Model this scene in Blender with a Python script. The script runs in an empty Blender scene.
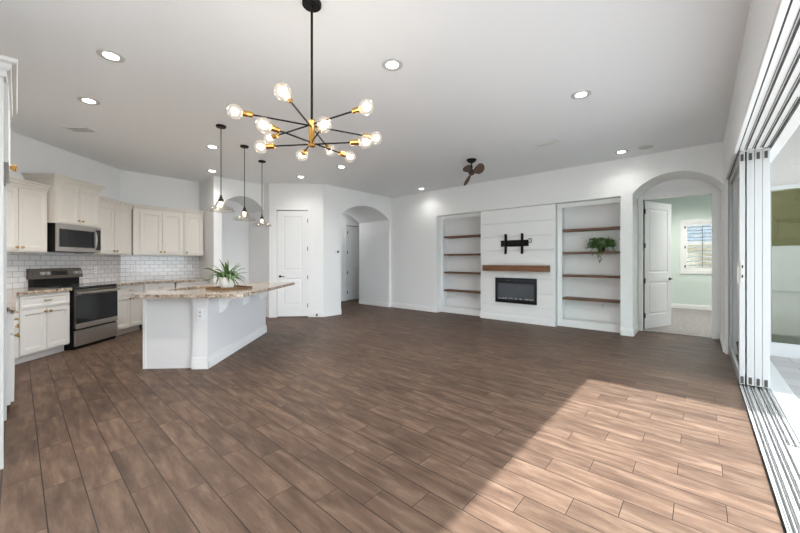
import bpy, bmesh, math, random
from math import sin, cos, pi, radians, sqrt
from mathutils import Matrix, Vector
random.seed(4)
SC = bpy.context.scene
COL = SC.collection

# ------------------------------------------------------------------ camera, sky, sun, exposure
H = 1.29; CH = 3.08; YAW = 41.5
cd = bpy.data.cameras.new('camera'); cam = bpy.data.objects.new('camera', cd); COL.objects.link(cam)
cam.location = (0, 0, H); cam.rotation_euler = (radians(90), 0, radians(YAW))
cd.sensor_width = 36; cd.lens = 339 / 800 * 36; cd.shift_y = -5.3 / 800; cd.clip_start = .02
SC.camera = cam
SC.view_settings.view_transform = 'Standard'; SC.view_settings.look = 'None'
SC.view_settings.gamma = 1; SC.view_settings.use_curve_mapping = False
SC.view_settings.exposure = 1.27
W = bpy.data.worlds.new('sky'); SC.world = W; W.use_nodes = True
bg = W.node_tree.nodes['Background']; bg.inputs[0].default_value = (.80, .90, 1, 1); bg.inputs[1].default_value = 3.3
sl = bpy.data.lights.new('sun', 'SUN'); sun = bpy.data.objects.new('sun', sl); COL.objects.link(sun)
sl.energy = 6.0; sl.angle = radians(1.2); sl.color = (.90, .96, 1)
sun.rotation_euler = Vector((1, 0, 1.58)).to_track_quat('Z', 'Y').to_euler(); sun.location = (6, 0, 9)
CAN_W = 21; CHAND_W = .6; PEND_W = 1.7

# ------------------------------------------------------------------ materials
def mat(name, col, rough=.5, metal=0, spec=None, trans=0, emit=None, es=0, alpha=None, coat=0):
    m = bpy.data.materials.new(name); m.use_nodes = True
    b = m.node_tree.nodes['Principled BSDF']
    b.inputs['Base Color'].default_value = (*col, 1); b.inputs['Roughness'].default_value = rough
    b.inputs['Metallic'].default_value = metal
    if spec is not None: b.inputs['Specular IOR Level'].default_value = spec
    b.inputs['Transmission Weight'].default_value = trans
    if coat: b.inputs['Coat Weight'].default_value = coat
    if emit: b.inputs['Emission Color'].default_value = (*emit, 1); b.inputs['Emission Strength'].default_value = es
    return m
class G:
    def __init__(s, m): s.t = m.node_tree; s.n = s.t.nodes; s.b = s.n['Principled BSDF']
    def new(s, ty, **k):
        n = s.n.new(ty)
        for a, v in k.items(): setattr(n, a, v)
        return n
    def L(s, a, b): s.t.links.new(a, b)
    def m(s, op, a, b=None, c=None):
        n = s.new('ShaderNodeMath', operation=op)
        for i, v in enumerate((a, b, c)):
            if v is None: continue
            if hasattr(v, 'is_output'): s.L(v, n.inputs[i])
            else: n.inputs[i].default_value = v
        return n.outputs[0]
    def noise(s, vec, scale, detail=3, rough=.5, dist=0):
        n = s.new('ShaderNodeTexNoise'); s.L(vec, n.inputs['Vector'])
        n.inputs['Scale'].default_value = scale; n.inputs['Detail'].default_value = detail
        n.inputs['Roughness'].default_value = rough; n.inputs['Distortion'].default_value = dist
        return n.outputs['Fac']
    def ramp(s, fac, stops):
        n = s.new('ShaderNodeValToRGB'); s.L(fac, n.inputs[0]); e = n.color_ramp.elements
        while len(e) < len(stops): e.new(.5)
        for x, (p, c) in zip(e, stops): x.position = p; x.color = (*c, 1)
        return n.outputs[0]
    def mix(s, fac, a, b, mode='MIX'):
        n = s.new('ShaderNodeMix', data_type='RGBA', blend_type=mode)
        for i, v in ((0, fac), (6, a), (7, b)):
            if hasattr(v, 'is_output'): s.L(v, n.inputs[i])
            else: n.inputs[i].default_value = v if i == 0 else (*v, 1)
        return n.outputs[2]
    def obj(s): return s.new('ShaderNodeTexCoord').outputs['Object']
    def sep(s, v):
        n = s.new('ShaderNodeSeparateXYZ'); s.L(v, n.inputs[0]); return n.outputs
    def comb(s, x, y, z):
        n = s.new('ShaderNodeCombineXYZ')
        for i, v in enumerate((x, y, z)):
            if hasattr(v, 'is_output'): s.L(v, n.inputs[i])
            else: n.inputs[i].default_value = v
        return n.outputs[0]
    def bump(s, h, st=.3, d=.01):
        n = s.new('ShaderNodeBump'); s.L(h, n.inputs['Height']); n.inputs['Strength'].default_value = st
        n.inputs['Distance'].default_value = d; s.L(n.outputs[0], s.b.inputs['Normal'])

def paint(name, col, rough=.6, tex=True):
    m = mat(name, col, rough); g = G(m)
    if tex: g.bump(g.noise(g.obj(), 90, 2), .12, .004)
    return m
M = {}
M['wall'] = paint('wall_paint', (.85, .85, .845))
M['ceiling'] = paint('ceiling_paint', (.90, .92, .94), .8)
M['trim'] = paint('trim_paint', (.86, .86, .85), .35, False)
M['door'] = paint('door_paint', (.84, .845, .84), .35, False)
M['cream'] = paint('cream_cabinet_paint', (.73, .68, .615), .4, False)
M['lcream'] = paint('pale_cabinet_paint', (.64, .615, .58), .4, False)
M['island'] = paint('island_paint', (.80, .80, .80), .4, False)
M['mint'] = paint('green_cast_paint', (.68, .765, .71))  # pale green cast of the bedroom light put into the wall colour
M['black'] = mat('matte_black', (.006, .006, .006), .5, spec=.25)
M['blackgloss'] = mat('black_gloss', (.008, .008, .009), .08)
M['darkglass'] = mat('dark_glass', (.012, .013, .014), .08, spec=.3)
M['fireglass'] = mat('smoked_glass', (.075, .08, .09), .12)
M['steel'] = mat('stainless_steel', (.48, .45, .42), .3, 1)
M['slate'] = mat('slate_steel', (.17, .15, .135), .35, 1)
M['alu'] = mat('white_aluminium', (.39, .39, .385), .35)
M['track'] = mat('track_aluminium', (.50, .49, .47), .4, .2)
M['groove'] = mat('dark_groove', (.035, .033, .03), .5)
M['brass'] = mat('brass', (.72, .40, .11), .25, 1)
M['knob'] = mat('aged_brass', (.45, .31, .15), .35, 1)
M['bronze'] = mat('dark_bronze', (.04, .032, .028), .4, .6)
M['ceramic'] = mat('white_ceramic', (.84, .82, .78), .3)
M['soil'] = mat('soil', (.05, .035, .025), .9)
M['plastic'] = mat('white_plastic', (.84, .84, .83), .35)
M['slot'] = mat('outlet_slot', (.48, .48, .47), .5)
M['lens'] = mat('lamp_lens', (1, 1, 1), .5, emit=(1, .96, .90), es=9)
M['tallwhite'] = mat('tall_cabinet_paint', (.58, .58, .57), .4)
M['louver'] = mat('shutter_louver_paint', (.42, .43, .44), .5)
M['ring'] = mat('light_trim_ring', (.62, .62, .61), .5)
M['lensoff'] = mat('unlit_lens', (.62, .62, .60), .6)
M['fil'] = mat('glowing_filament', (1, .9, .7), .5, emit=(1, .78, .48), es=6)
M['core'] = mat('glowing_bulb_core', (1, .9, .8), .5, emit=(1, .86, .70), es=1.8)
M['bedding'] = mat('glass_embers', (.5, .5, .52), .3)
M['olive'] = mat('olive_blind', (.20, .20, .11), .8)
M['stone'] = mat('garden_wall_stucco', (.72, .70, .66), .9)
M['leaf'] = mat('leaf', (.075, .145, .035), .4)
M['leaf2'] = mat('ivy_leaf', (.055, .13, .025), .45)
M['hedge'] = mat('hedge', (.19, .16, .075), .8)
M['neigh'] = mat('neighbour_stucco', (.15, .12, .08), .9)
M['roofgrey'] = mat('grey_roof_tiles', (.055, .07, .09), .8)

def glass(name, tint, refl, rough=.0, emit=0):
    m = bpy.data.materials.new(name); m.use_nodes = True; t = m.node_tree; n = t.nodes; n.clear()
    o = n.new('ShaderNodeOutputMaterial'); tr = n.new('ShaderNodeBsdfTransparent'); tr.inputs[0].default_value = (*tint, 1)
    gl = n.new('ShaderNodeBsdfGlossy'); gl.inputs['Roughness'].default_value = rough
    lw = n.new('ShaderNodeLayerWeight'); lw.inputs[0].default_value = .5
    pw = n.new('ShaderNodeMath'); pw.operation = 'POWER'; pw.inputs[1].default_value = 3.5; t.links.new(lw.outputs['Facing'], pw.inputs[0])
    k0 = ((refl - 1) / (refl + 1)) ** 2
    ma = n.new('ShaderNodeMath'); ma.operation = 'MULTIPLY_ADD'; ma.inputs[1].default_value = .9 - k0; ma.inputs[2].default_value = k0 * 1.8; t.links.new(pw.outputs[0], ma.inputs[0])
    mx = n.new('ShaderNodeMixShader'); t.links.new(ma.outputs[0], mx.inputs[0])
    t.links.new(tr.outputs[0], mx.inputs[1]); t.links.new(gl.outputs[0], mx.inputs[2])
    out = mx.outputs[0]
    if emit:
        em = n.new('ShaderNodeEmission'); em.inputs[0].default_value = (1, .88, .74, 1); em.inputs[1].default_value = emit
        ad = n.new('ShaderNodeAddShader'); t.links.new(out, ad.inputs[0]); t.links.new(em.outputs[0], ad.inputs[1]); out = ad.outputs[0]
    t.links.new(out, o.inputs[0]); return m
M['glass'] = glass('clear_glass', (.93, .96, .95), 1.45)
M['tinted'] = glass('reflective_door_glass', (.62, .66, .60), 1.75)
M['shade'] = glass('clear_shade_glass', (.96, .94, .90), 2.2, .08)
M['bulb'] = glass('glowing_bulb_glass', (.95, .93, .90), 1.5, .05, .07)

# wood look plank floor tile, one third stagger
def floor_mat():
    m = mat('brown_plank_tile', (.1, .07, .05), .36); g = G(m); x, y, z = g.sep(g.obj())
    PW, PL = .159, .617
    r = g.m('DIVIDE', g.m('SUBTRACT', y, .099), PW); row = g.m('FLOOR', r); fy = g.m('SUBTRACT', r, row)
    u = g.m('SUBTRACT', g.m('DIVIDE', g.m('SUBTRACT', x, .103), PL), g.m('DIVIDE', g.m('SUBTRACT', row, 17), 3.0))
    cl = g.m('FLOOR', u); fx = g.m('SUBTRACT', u, cl)
    wn = g.new('ShaderNodeTexWhiteNoise', noise_dimensions='2D'); g.L(g.comb(row, cl, 0), wn.inputs['Vector'])
    rnd = wn.outputs['Value']
    ex = g.m('MULTIPLY', g.m('MINIMUM', fx, g.m('SUBTRACT', 1, fx)), PL)
    ey = g.m('MULTIPLY', g.m('MINIMUM', fy, g.m('SUBTRACT', 1, fy)), PW)
    joint = g.m('MAXIMUM', g.m('LESS_THAN', ex, .0019), g.m('LESS_THAN', ey, .0028))
    off = g.m('MULTIPLY', rnd, 37)
    v1 = g.comb(g.m('ADD', g.m('MULTIPLY', x, 2.2), off), g.m('ADD', g.m('MULTIPLY', y, 11), off), off)
    v2 = g.comb(g.m('ADD', g.m('MULTIPLY', x, 6), off), g.m('MULTIPLY', y, 140), off)
    blot = g.noise(v1, 1.5, 5, .55, .3); grain = g.noise(v2, 1.0, 5, .75, 2.5)
    base = g.ramp(blot, [(.28, (.062, .037, .025)), (.50, (.108, .066, .044)), (.72, (.168, .110, .075))])
    f = g.m('ADD', .40, g.m('MULTIPLY', grain, 1.2))
    base = g.mix(1, base, g.comb(f, f, f), 'MULTIPLY')
    t = g.m('ADD', .86, g.m('MULTIPLY', rnd, .28)); base = g.mix(1, base, g.comb(t, t, t), 'MULTIPLY')
    base = g.mix(joint, base, (.024, .015, .011)); g.L(base, g.b.inputs['Base Color'])
    g.L(g.m('ADD', .42, g.m('MULTIPLY', grain, .16)), g.b.inputs['Roughness']); g.b.inputs['Specular IOR Level'].default_value = .25
    g.bump(g.m('SUBTRACT', g.m('MULTIPLY', grain, .12), joint), .35, .002)
    return m
M['floor'] = floor_mat()
def granite():
    m = mat('beige_granite', (.6, .5, .4), .12); g = G(m); o = g.obj()
    v = g.new('ShaderNodeTexVoronoi'); g.L(o, v.inputs['Vector']); v.inputs['Scale'].default_value = 75
    a = g.noise(o, 24, 5, .7, .6); c = g.noise(o, 55, 3, .7)
    col = g.ramp(a, [(.36, (.06, .04, .03)), (.45, (.28, .20, .14)), (.55, (.52, .43, .33)), (.74, (.70, .62, .52))])
    sp = g.m('GREATER_THAN', c, .60); col = g.mix(sp, col, (.07, .05, .04))
    s2 = g.m('LESS_THAN', v.outputs['Distance'], .22); col = g.mix(g.m('MULTIPLY', s2, .5), col, (.70, .65, .58))
    g.L(col, g.b.inputs['Base Color']); return m
M['granite'] = granite()
def subway(diag):
    m = mat('white_subway_tile', (.8, .8, .8), .14); g = G(m); x, y, z = g.sep(g.obj())
    br = g.new('ShaderNodeTexBrick'); g.L(g.comb(x, g.m('SUBTRACT', z, .91), 0), br.inputs['Vector'])
    br.inputs['Scale'].default_value = 1; br.inputs['Brick Width'].default_value = .157; br.inputs['Row Height'].default_value = .0785
    br.inputs['Mortar Size'].default_value = .0028; br.inputs['Mortar Smooth'].default_value = .1
    br.inputs['Color1'].default_value = (.74, .72, .71, 1); br.inputs['Color2'].default_value = (.66, .64, .63, 1)
    br.inputs['Mortar'].default_value = (.26, .25, .245, 1)
    g.L(br.outputs['Color'], g.b.inputs['Base Color']); g.bump(g.m('SUBTRACT', 1, br.outputs['Fac']), .4, .003)
    return m
M['tile'] = subway(0)
def wood(name, c1, c2, rough=.5, ax='x'):
    m = mat(name, c1, rough); g = G(m); x, y, z = g.sep(g.obj())
    v = g.comb(g.m('MULTIPLY', x, 3), g.m('MULTIPLY', y, 40), g.m('MULTIPLY', z, 40))
    g.L(g.ramp(g.noise(v, 1, 4, .6, 1.2), [(.3, c1), (.7, c2)]), g.b.inputs['Base Color']); return m
M['walnut'] = wood('walnut_wood', (.09, .038, .02), (.20, .09, .045))
M['mantelwood'] = wood('stained_beam_wood', (.13, .052, .022), (.26, .115, .05))
M['traywood'] = wood('tray_wood', (.11, .055, .022), (.24, .13, .06))
M['fanwood'] = wood('fan_blade_wood', (.07, .04, .028), (.13, .078, .055))
def carpet():
    m = mat('beige_carpet', (.5, .46, .42), .95); g = G(m)
    g.L(g.ramp(g.noise(g.obj(), 45, 3, .8), [(.3, (.20, .18, .17)), (.7, (.48, .45, .43))]), g.b.inputs['Base Color']); return m
M['carpet'] = carpet()
def pavers():
    m = mat('grey_pavers', (.3, .3, .3), .8); g = G(m); x, y, z = g.sep(g.obj())
    br = g.new('ShaderNodeTexBrick'); g.L(g.comb(x, y, 0), br.inputs['Vector']); br.inputs['Scale'].default_value = 1
    br.inputs['Brick Width'].default_value = .6; br.inputs['Row Height'].default_value = .3; br.inputs['Mortar Size'].default_value = .004
    br.inputs['Color1'].default_value = (.30, .285, .27, 1); br.inputs['Color2'].default_value = (.25, .24, .23, 1); br.inputs['Mortar'].default_value = (.14, .13, .12, 1)
    g.L(br.outputs['Color'], g.b.inputs['Base Color']); return m
M['paver'] = pavers()
def stucco():
    m = mat('exterior_stucco', (.40, .385, .365), .95); g = G(m); g.bump(g.noise(g.obj(), 130, 3), .6, .01); return m
M['stucco'] = stucco()
def panelwood():
    return mat('x', (1, 1, 1))

# ------------------------------------------------------------------ mesh helpers
def xf(verts, X):
    if X is not None:
        for v in verts: v.co = X @ v.co
def box(bm, x0, x1, y0, y1, z0, z1, bev=0, X=None):
    r = bmesh.ops.create_cube(bm, size=1); vs = r['verts']
    for v in vs: v.co = Vector(((x0 + x1) / 2 + v.co.x * (x1 - x0), (y0 + y1) / 2 + v.co.y * (y1 - y0), (z0 + z1) / 2 + v.co.z * (z1 - z0)))
    if bev:
        es = list({e for v in vs for e in v.link_edges})
        rr = bmesh.ops.bevel(bm, geom=es, offset=bev, segments=2, affect='EDGES', profile=.7); vs = list({v for f in rr['faces'] for v in f.verts} | {v for v in vs if v.is_valid})
    xf(vs, X); return vs
def prism(bm, pts, a0, a1, axis='y', X=None):
    """2D outline extruded: axis y: pts=(x,z); x: pts=(y,z); z: pts=(x,y)"""
    def P(p, a): return {'y': (p[0], a, p[1]), 'x': (a, p[0], p[1]), 'z': (p[0], p[1], a)}[axis]
    A = [bm.verts.new(P(p, a0)) for p in pts]; B = [bm.verts.new(P(p, a1)) for p in pts]
    fs = [bm.faces.new(A), bm.faces.new(B[::-1])]
    n = len(pts)
    for i in range(n): fs.append(bm.faces.new((A[i], B[i], B[(i + 1) % n], A[(i + 1) % n])))
    xf(A + B, X); bmesh.ops.recalc_face_normals(bm, faces=fs); return A + B
def tube(bm, p, q, r, n=12, r2=None, caps=True):
    p, q = Vector(p), Vector(q); d = q - p
    R = d.to_track_quat('Z', 'Y').to_matrix().to_4x4(); T = Matrix.Translation((p + q) / 2) @ R
    r2 = r if r2 is None else r2
    return bmesh.ops.create_cone(bm, cap_ends=caps, segments=n, radius1=r, radius2=r2, depth=d.length, matrix=T)['verts']
def ball(bm, c, r, n=16, X=None, sc=(1, 1, 1)):
    vs = bmesh.ops.create_uvsphere(bm, u_segments=n, v_segments=max(6, n // 2 + 2), radius=r)['verts']
    for v in vs: v.co = Vector((v.co.x * sc[0] + c[0], v.co.y * sc[1] + c[1], v.co.z * sc[2] + c[2]))
    xf(vs, X); return vs
def lathe(bm, prof, c=(0, 0, 0), n=24, closed=False, X=None):
    rings = []
    for r, z in prof:
        if r < 1e-5: rings.append([bm.verts.new((c[0], c[1], c[2] + z))])
        else: rings.append([bm.verts.new((c[0] + r * cos(2 * pi * i / n), c[1] + r * sin(2 * pi * i / n), c[2] + z)) for i in range(n)])
    fs = []
    prs = list(zip(rings, rings[1:])) + ([(rings[-1], rings[0])] if closed else [])
    for a, b in prs:
        for i in range(n):
            j = (i + 1) % n
            if len(a) == 1 and len(b) == 1: continue
            if len(a) == 1: fs.append(bm.faces.new((a[0], b[j], b[i])))
            elif len(b) == 1: fs.append(bm.faces.new((a[i], a[j], b[0])))
            else: fs.append(bm.faces.new((a[i], a[j], b[j], b[i])))
    vs = [v for r in rings for v in r]; xf(vs, X); bmesh.ops.recalc_face_normals(bm, faces=fs); return vs
def B(): return bmesh.new()
def obj(name, bm, m, parent=None, smooth=False, loc=None, rz=0, label=None):
    me = bpy.data.meshes.new(name); bm.to_mesh(me); bm.free()
    me.materials.append(M[m] if isinstance(m, str) else m)
    if smooth:
        for p in me.polygons: p.use_smooth = True
        try: me.set_sharp_from_angle(angle=radians(40))
        except Exception: pass
    o = bpy.data.objects.new(name, me); COL.objects.link(o)
    if parent: o.parent = parent
    if loc: o.location = loc
    if rz: o.rotation_euler[2] = radians(rz)
    if label: o['label'] = label
    return o
def tag(o, label, cat, group=None, kind=None):
    o['label'] = label; o['category'] = cat
    if group: o['group'] = group
    if kind: o['kind'] = kind
    return o
def thing(name, label, cat, loc=(0, 0, 0), rz=0, group=None, kind=None):
    o = bpy.data.objects.new(name, None); COL.objects.link(o); o.empty_display_size = .1
    o.location = loc; o.rotation_euler[2] = radians(rz)
    return tag(o, label, cat, group, kind)
def struct(name, bm, m, label, cat, loc=None, rz=0):
    o = obj(name, bm, m, None, loc=loc, rz=rz); return tag(o, label, cat, kind='structure')
def copy_tree(o, parent=None):
    c = o.copy(); COL.objects.link(c)
    if parent: c.parent = parent
    for ch in list(o.children): copy_tree(ch, c)
    return c

# ------------------------------------------------------------------ room shell
XL, YF, XR = -6.53, 7.0, .262
SX, SY = -8.49, 2.74           # sink wall plane and its end
C0 = (SX, 1.34)                # corner of sink wall and range wall
r2 = sqrt(.5)
def D(s, t): return (C0[0] + s * r2 + t * r2, C0[1] - s * r2 + t * r2)
KX = -7.65                     # column wall
PLc, PRc = (-7.385, 3.83), (XL, 4.70)
OY = .55                       # near end of the sliding door opening
YB, XB = -3.4, -3.3            # dining end behind the camera
bm = B(); prism(bm, [(-9.2, -3.6), (.30, -3.6), (.30, 7.0), (.30, 7.72), (-9.2, 8.6)], -.12, 0, 'z')
struct('floor', bm, 'floor', 'brown wood-look plank tile floor of the great room', 'floor')
bm = B(); box(bm, -9.2, .66, -3.6, 8.6, CH, CH + .12)
struct('ceiling', bm, 'ceiling', 'flat white ceiling of the great room', 'ceiling')

def arch_pts(a0, a1, spring, crown, top, n=24):
    """outline of the head piece over an arch between a0..a1"""
    w = (a1 - a0) / 2; s = crown - spring; R = (w * w + s * s) / (2 * s); c = (a0 + a1) / 2; zc = crown - R
    th = math.asin(w / R)
    arc = [(c + R * sin(-th + 2 * th * i / n), zc + R * cos(-th + 2 * th * i / n)) for i in range(n + 1)]
    return [(a1, top), (a0, top)] + arc
# fireplace wall (faces the camera)
bm = B()
box(bm, XL - .15, -4.966, YF, YF + .2, 0, CH)
box(bm, -4.966, -1.04, YF, YF + .2, 2.43, CH)
box(bm, -1.04, -.866, YF, 7.68, 0, CH)
A0, A1 = -.866, XR
prism(bm, arch_pts(A0, A1, 2.445, 2.73, CH), YF, 7.68, 'y')
struct('wall_far', bm, 'wall', 'white wall holding the fireplace, shelf niches and bedroom arch', 'wall')
bm = B()   # niche shells
for a, b in ((-4.966, -3.757), (-2.13, -1.04)):
    box(bm, a, b, 7.48, 7.54, 0, 2.5); box(bm, a - .0, b, YF + .2, 7.48, 2.43, 2.5)
box(bm, -5.0, -4.966, 7.2, 7.54, 0, 2.5); box(bm, -3.757, -2.13, 7.1, 7.3, 0, 2.6)
box(bm, -3.80, -3.757, 7.2, 7.54, 0, 2.43); box(bm, -2.13, -2.09, 7.2, 7.54, 0, 2.43); box(bm, -1.075, -1.04, 7.2, 7.54, 0, 2.43)
struct('wall_niche', bm, 'wall', 'white backs and sides of the two shelf niches', 'wall')
# bedroom vestibule wall with door opening
DX0, DX1 = -.785, .150
bm = B()
box(bm, -2.2, DX0, 7.68, 7.80, 0, 2.9); box(bm, DX1, XR + .7, 7.68, 7.80, 0, 2.9); box(bm, DX0, DX1, 7.68, 7.80, 2.44, 2.9)
struct('wall_bedroom_front', bm, 'wall', 'white wall around the bedroom doorway inside the arch', 'wall')
# right side: opening and stub
bm = B()
box(bm, XR, XR + .40, 6.53, 7.68, 0, CH); 
prism(bm, [(XR, 2.43), (.61, 2.43), (.61, CH), (XR, CH)], OY, 6.53, 'y')
box(bm, XR, XR + .40, YB - .15, OY, 0, CH)
struct('wall_right', bm, 'wall', 'white wall and long header over the sliding door opening', 'wall')
# arch wall on the left of the living area (faces +X)
bm = B()
box(bm, XL - .15, XL, 4.70, 5.218, 0, CH)
prism(bm, arch_pts(5.218, 6.915, 2.445, 2.73, CH), XL - 1.25, XL, 'x')
box(bm, XL - 1.25, XL, 6.915, 7.0, 0, CH)
box(bm, XL - 1.25, XL - .15, 5.10, 5.218, 0, CH)
struct('wall_arch', bm, 'wall', 'white wall with the arched passage left of the fireplace wall', 'wall')
# hall behind the arch
bm = B()
HX = -8.65
box(bm, HX - .1, HX, 5.0, 7.16, 0, 2.9); box(bm, HX - .1, HX, 7.97, 8.6, 0, 2.9); box(bm, HX - .1, HX, 7.16, 7.97, 2.46, 2.9)
box(bm, HX, XL - 1.25, 8.5, 8.6, 0, 2.9); box(bm, HX, XL - 1.25, 5.0, 5.1, 0, 2.9)
box(bm, XL - 1.25, XL - 1.15, 7.0, 8.5, 0, 2.9); box(bm, HX, XL - 1.25, 5.1, 8.5, 2.85, 2.9)
box(bm, HX - .16, HX - .10, 7.0, 8.2, 0, 2.7)  # slab added behind the hall door to block sky light in its gaps
struct('wall_hall', bm, 'wall', 'white hallway walls seen through the left arch', 'wall')
# pantry walls
def wall_seg(bm, p, q, th, z0=0, z1=CH):
    d = Vector((q[0] - p[0], q[1] - p[1])); L = d.length; d /= L; n = Vector((d.y, -d.x)) * th   # thickness to the right of p->q
    prism(bm, [p, q, (q[0] + n.x, q[1] + n.y), (p[0] + n.x, p[1] + n.y)], z0, z1, 'z')
pd = Vector((PRc[0] - PLc[0], PRc[1] - PLc[1])); PL_ = pd.length; PA = math.degrees(math.atan2(pd.y, pd.x)); pd /= PL_
def Pp(s, t=0): return (PLc[0] + pd.x * s + pd.y * t, PLc[1] + pd.y * s - pd.x * t)
PD0, PD1 = .17, .875
bm = B()
wall_seg(bm, Pp(PD0), Pp(0), .12); wall_seg(bm, Pp(PL_), Pp(PD1), .12)
wall_seg(bm, Pp(PD1), Pp(PD0), .12, 2.46, CH); wall_seg(bm, Pp(PD1 + .05, -.16), Pp(PD0 - .05, -.16), .05, 0, 2.6)  # last piece: unseen slab added to block light behind the pantry door
prism(bm, [(KX - .15, 3.83), (PLc[0] - .01, 3.83), (PLc[0] - .1, 3.95), (KX - .15, 3.95)], 0, CH, 'z')
struct('wall_pantry', bm, 'wall', 'angled white wall with the pantry door', 'wall')
# kitchen arch wall, facing +X, and column end facing -Y
bm = B()
box(bm, SX - .15, KX, SY, 2.906, 0, CH)
prism(bm, arch_pts(2.906, 3.83, 2.47, 2.745, CH), -8.42, KX, 'x')
box(bm, -8.54, KX - .15, 3.83, 3.95, 0, CH)
box(bm, -8.54, -8.42, 2.906, 3.83, 0, CH)
struct('wall_kitchen_arch', bm, 'wall', 'white wall with the small arched recess beside the upper cabinets', 'wall')
bm = B()
prism(bm, [(SX, SY), (SX, C0[1]), (SX - .15, C0[1] - .06), (SX - .15, SY)], 0, CH, 'z')
struct('wall_sink', bm, 'wall', 'white kitchen wall above the straight run of upper cabinets', 'wall')
DE = 2.857
bm = B(); wall_seg(bm, C0, D(DE, 0), .15)
struct('wall_range', bm, 'wall', 'angled white kitchen wall behind the range', 'wall')
WY = C0[1] - DE * r2
bm = B(); box(bm, D(DE, 0)[0] - .1, XB, WY - .15, WY, 0, CH)
struct('wall_left', bm, 'wall', 'white wall behind the tall refrigerator cabinet', 'wall')
bm = B(); box(bm, XB - .15, XB, YB, WY - .15, 0, CH)
struct('wall_dining', bm, 'wall', 'white side wall of the dining end', 'wall')
bm = B()  # unseen back wall; wide opening added to let sky light in
box(bm, XB - .15, XR, YB - .15, YB, 0, .15); box(bm, XB - .15, XR, YB - .15, YB, 2.35, CH)
box(bm, XB - .15, -3.0, YB - .15, YB, .15, 2.35); box(bm, -.1, XR, YB - .15, YB, .15, 2.35)
struct('wall_back', bm, 'wall', 'white wall at the dining end with a wide opening added to let sky light in', 'wall')
# bedroom
bm = B(); box(bm, -2.2, 4.0, 7.68, 12.2, -.1, .012)
struct('floor_bedroom', bm, 'carpet', 'speckled beige carpet of the bedroom', 'carpet')
bm = B(); box(bm, -2.2, 4.0, 7.8, 12.2, 3.15, 3.25)
struct('ceiling_bedroom', bm, 'ceiling', 'bedroom ceiling', 'ceiling')
BW0, BW1, BZ0, BZ1 = -.30, 1.1, 1.05, 2.30
bm = B()
box(bm, -2.2, BW0, 11.95, 12.1, 0, 3.2); box(bm, BW1, 4.0, 11.95, 12.1, 0, 3.2)
box(bm, BW0, BW1, 11.95, 12.1, 0, BZ0); box(bm, BW0, BW1, 11.95, 12.1, BZ1, 3.2)
box(bm, -1.55, -1.45, 7.8, 11.95, 0, 3.2); box(bm, 3.6, 3.7, 7.2, 11.95, 0, 3.2)
struct('wall_bedroom', bm, 'mint', 'bedroom walls with the pale green cast of their light put into the paint', 'wall')

# shiplap panel: eight wide boards in the fireplace bump-out
bm = B(); zs = [.0, .335, .63, .93, 1.225, 1.525, 1.82, 2.115, 2.43]
for a, b in zip(zs, zs[1:]): box(bm, -3.757, -2.13, 7.03, 7.10, a + .006, b - .006, .003)
box(bm, -3.757, -2.13, 7.06, 7.10, 0, 2.43)
struct('wall_shiplap', bm, 'trim', 'white shiplap boards of the fireplace panel', 'wall panelling')
# niche frames
def niche_frame(n, a, b, lab):
    bm = B()
    box(bm, a, a + .075, 7.185, 7.2, 0, 2.43); box(bm, b - .03, b, 7.185, 7.2, 0, 2.43)
    box(bm, a + .075, b - .03, 7.185, 7.2, 2.35, 2.43); box(bm, a + .075, b - .03, 7.185, 7.46, 0, .135)
    struct(n, bm, 'trim', lab, 'trim')
niche_frame('trim_1', -4.966, -3.757, 'white face frame of the left shelf niche')
niche_frame('trim_2', -2.13, -1.04, 'white face frame of the right shelf niche')

# baseboards
def bb(name, p, q, lab, side=1, h=.13):
    d = Vector((q[0] - p[0], q[1] - p[1])); L = d.length; a = math.degrees(math.atan2(d.y, d.x))
    bm = B(); prism(bm, [(0, 0), (.016 * side, 0), (.016 * side, h * .72), (.011 * side, h * .78), (.011 * side, h * .93), (.004 * side, h), (0, h)], 0, L, 'x')
    struct(name, bm, 'trim', lab, 'baseboard', (p[0], p[1], 0), a)
bb('baseboard_far_left', (-6.51, YF), (-4.966, YF), 'white baseboard between the left arch and the left niche', -1)
bb('baseboard_shiplap', (-3.757, 7.03), (-2.13, 7.03), 'white baseboard under the shiplap panel', -1)
bb('baseboard_far_right', (-1.04, YF), (-.866, YF), 'short white baseboard between right niche and bedroom arch', -1)
bb('baseboard_arch_left', (-.866, 7.0), (-.866, 7.68), 'white baseboard on left side inside the bedroom arch', -1)
bb('baseboard_arch_right', (XR, 6.62), (XR, 7.68), 'white baseboard by the sliding door and inside the bedroom arch', 1)
bb('baseboard_living_left', (XL, 4.70), (XL, 5.218), 'white baseboard left of the hall arch', -1)
bb('baseboard_hall_arch', (XL - 1.25, 6.915), (XL, 6.915), 'white baseboard inside the hall arch', -1)
bb('baseboard_pantry', Pp(.965), Pp(PL_), 'white baseboard right of the pantry door', -1)
bb('baseboard_pantry_left', Pp(0), Pp(.08), 'white baseboard left of the pantry door', -1)
bb('baseboard_bedroom', (-1.45, 11.95), (3.6, 11.95), 'white baseboard in the bedroom', -1)
bb('baseboard_recess', (-8.42, 3.83), (KX, 3.83), 'white baseboard in the kitchen recess', -1)

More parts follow.
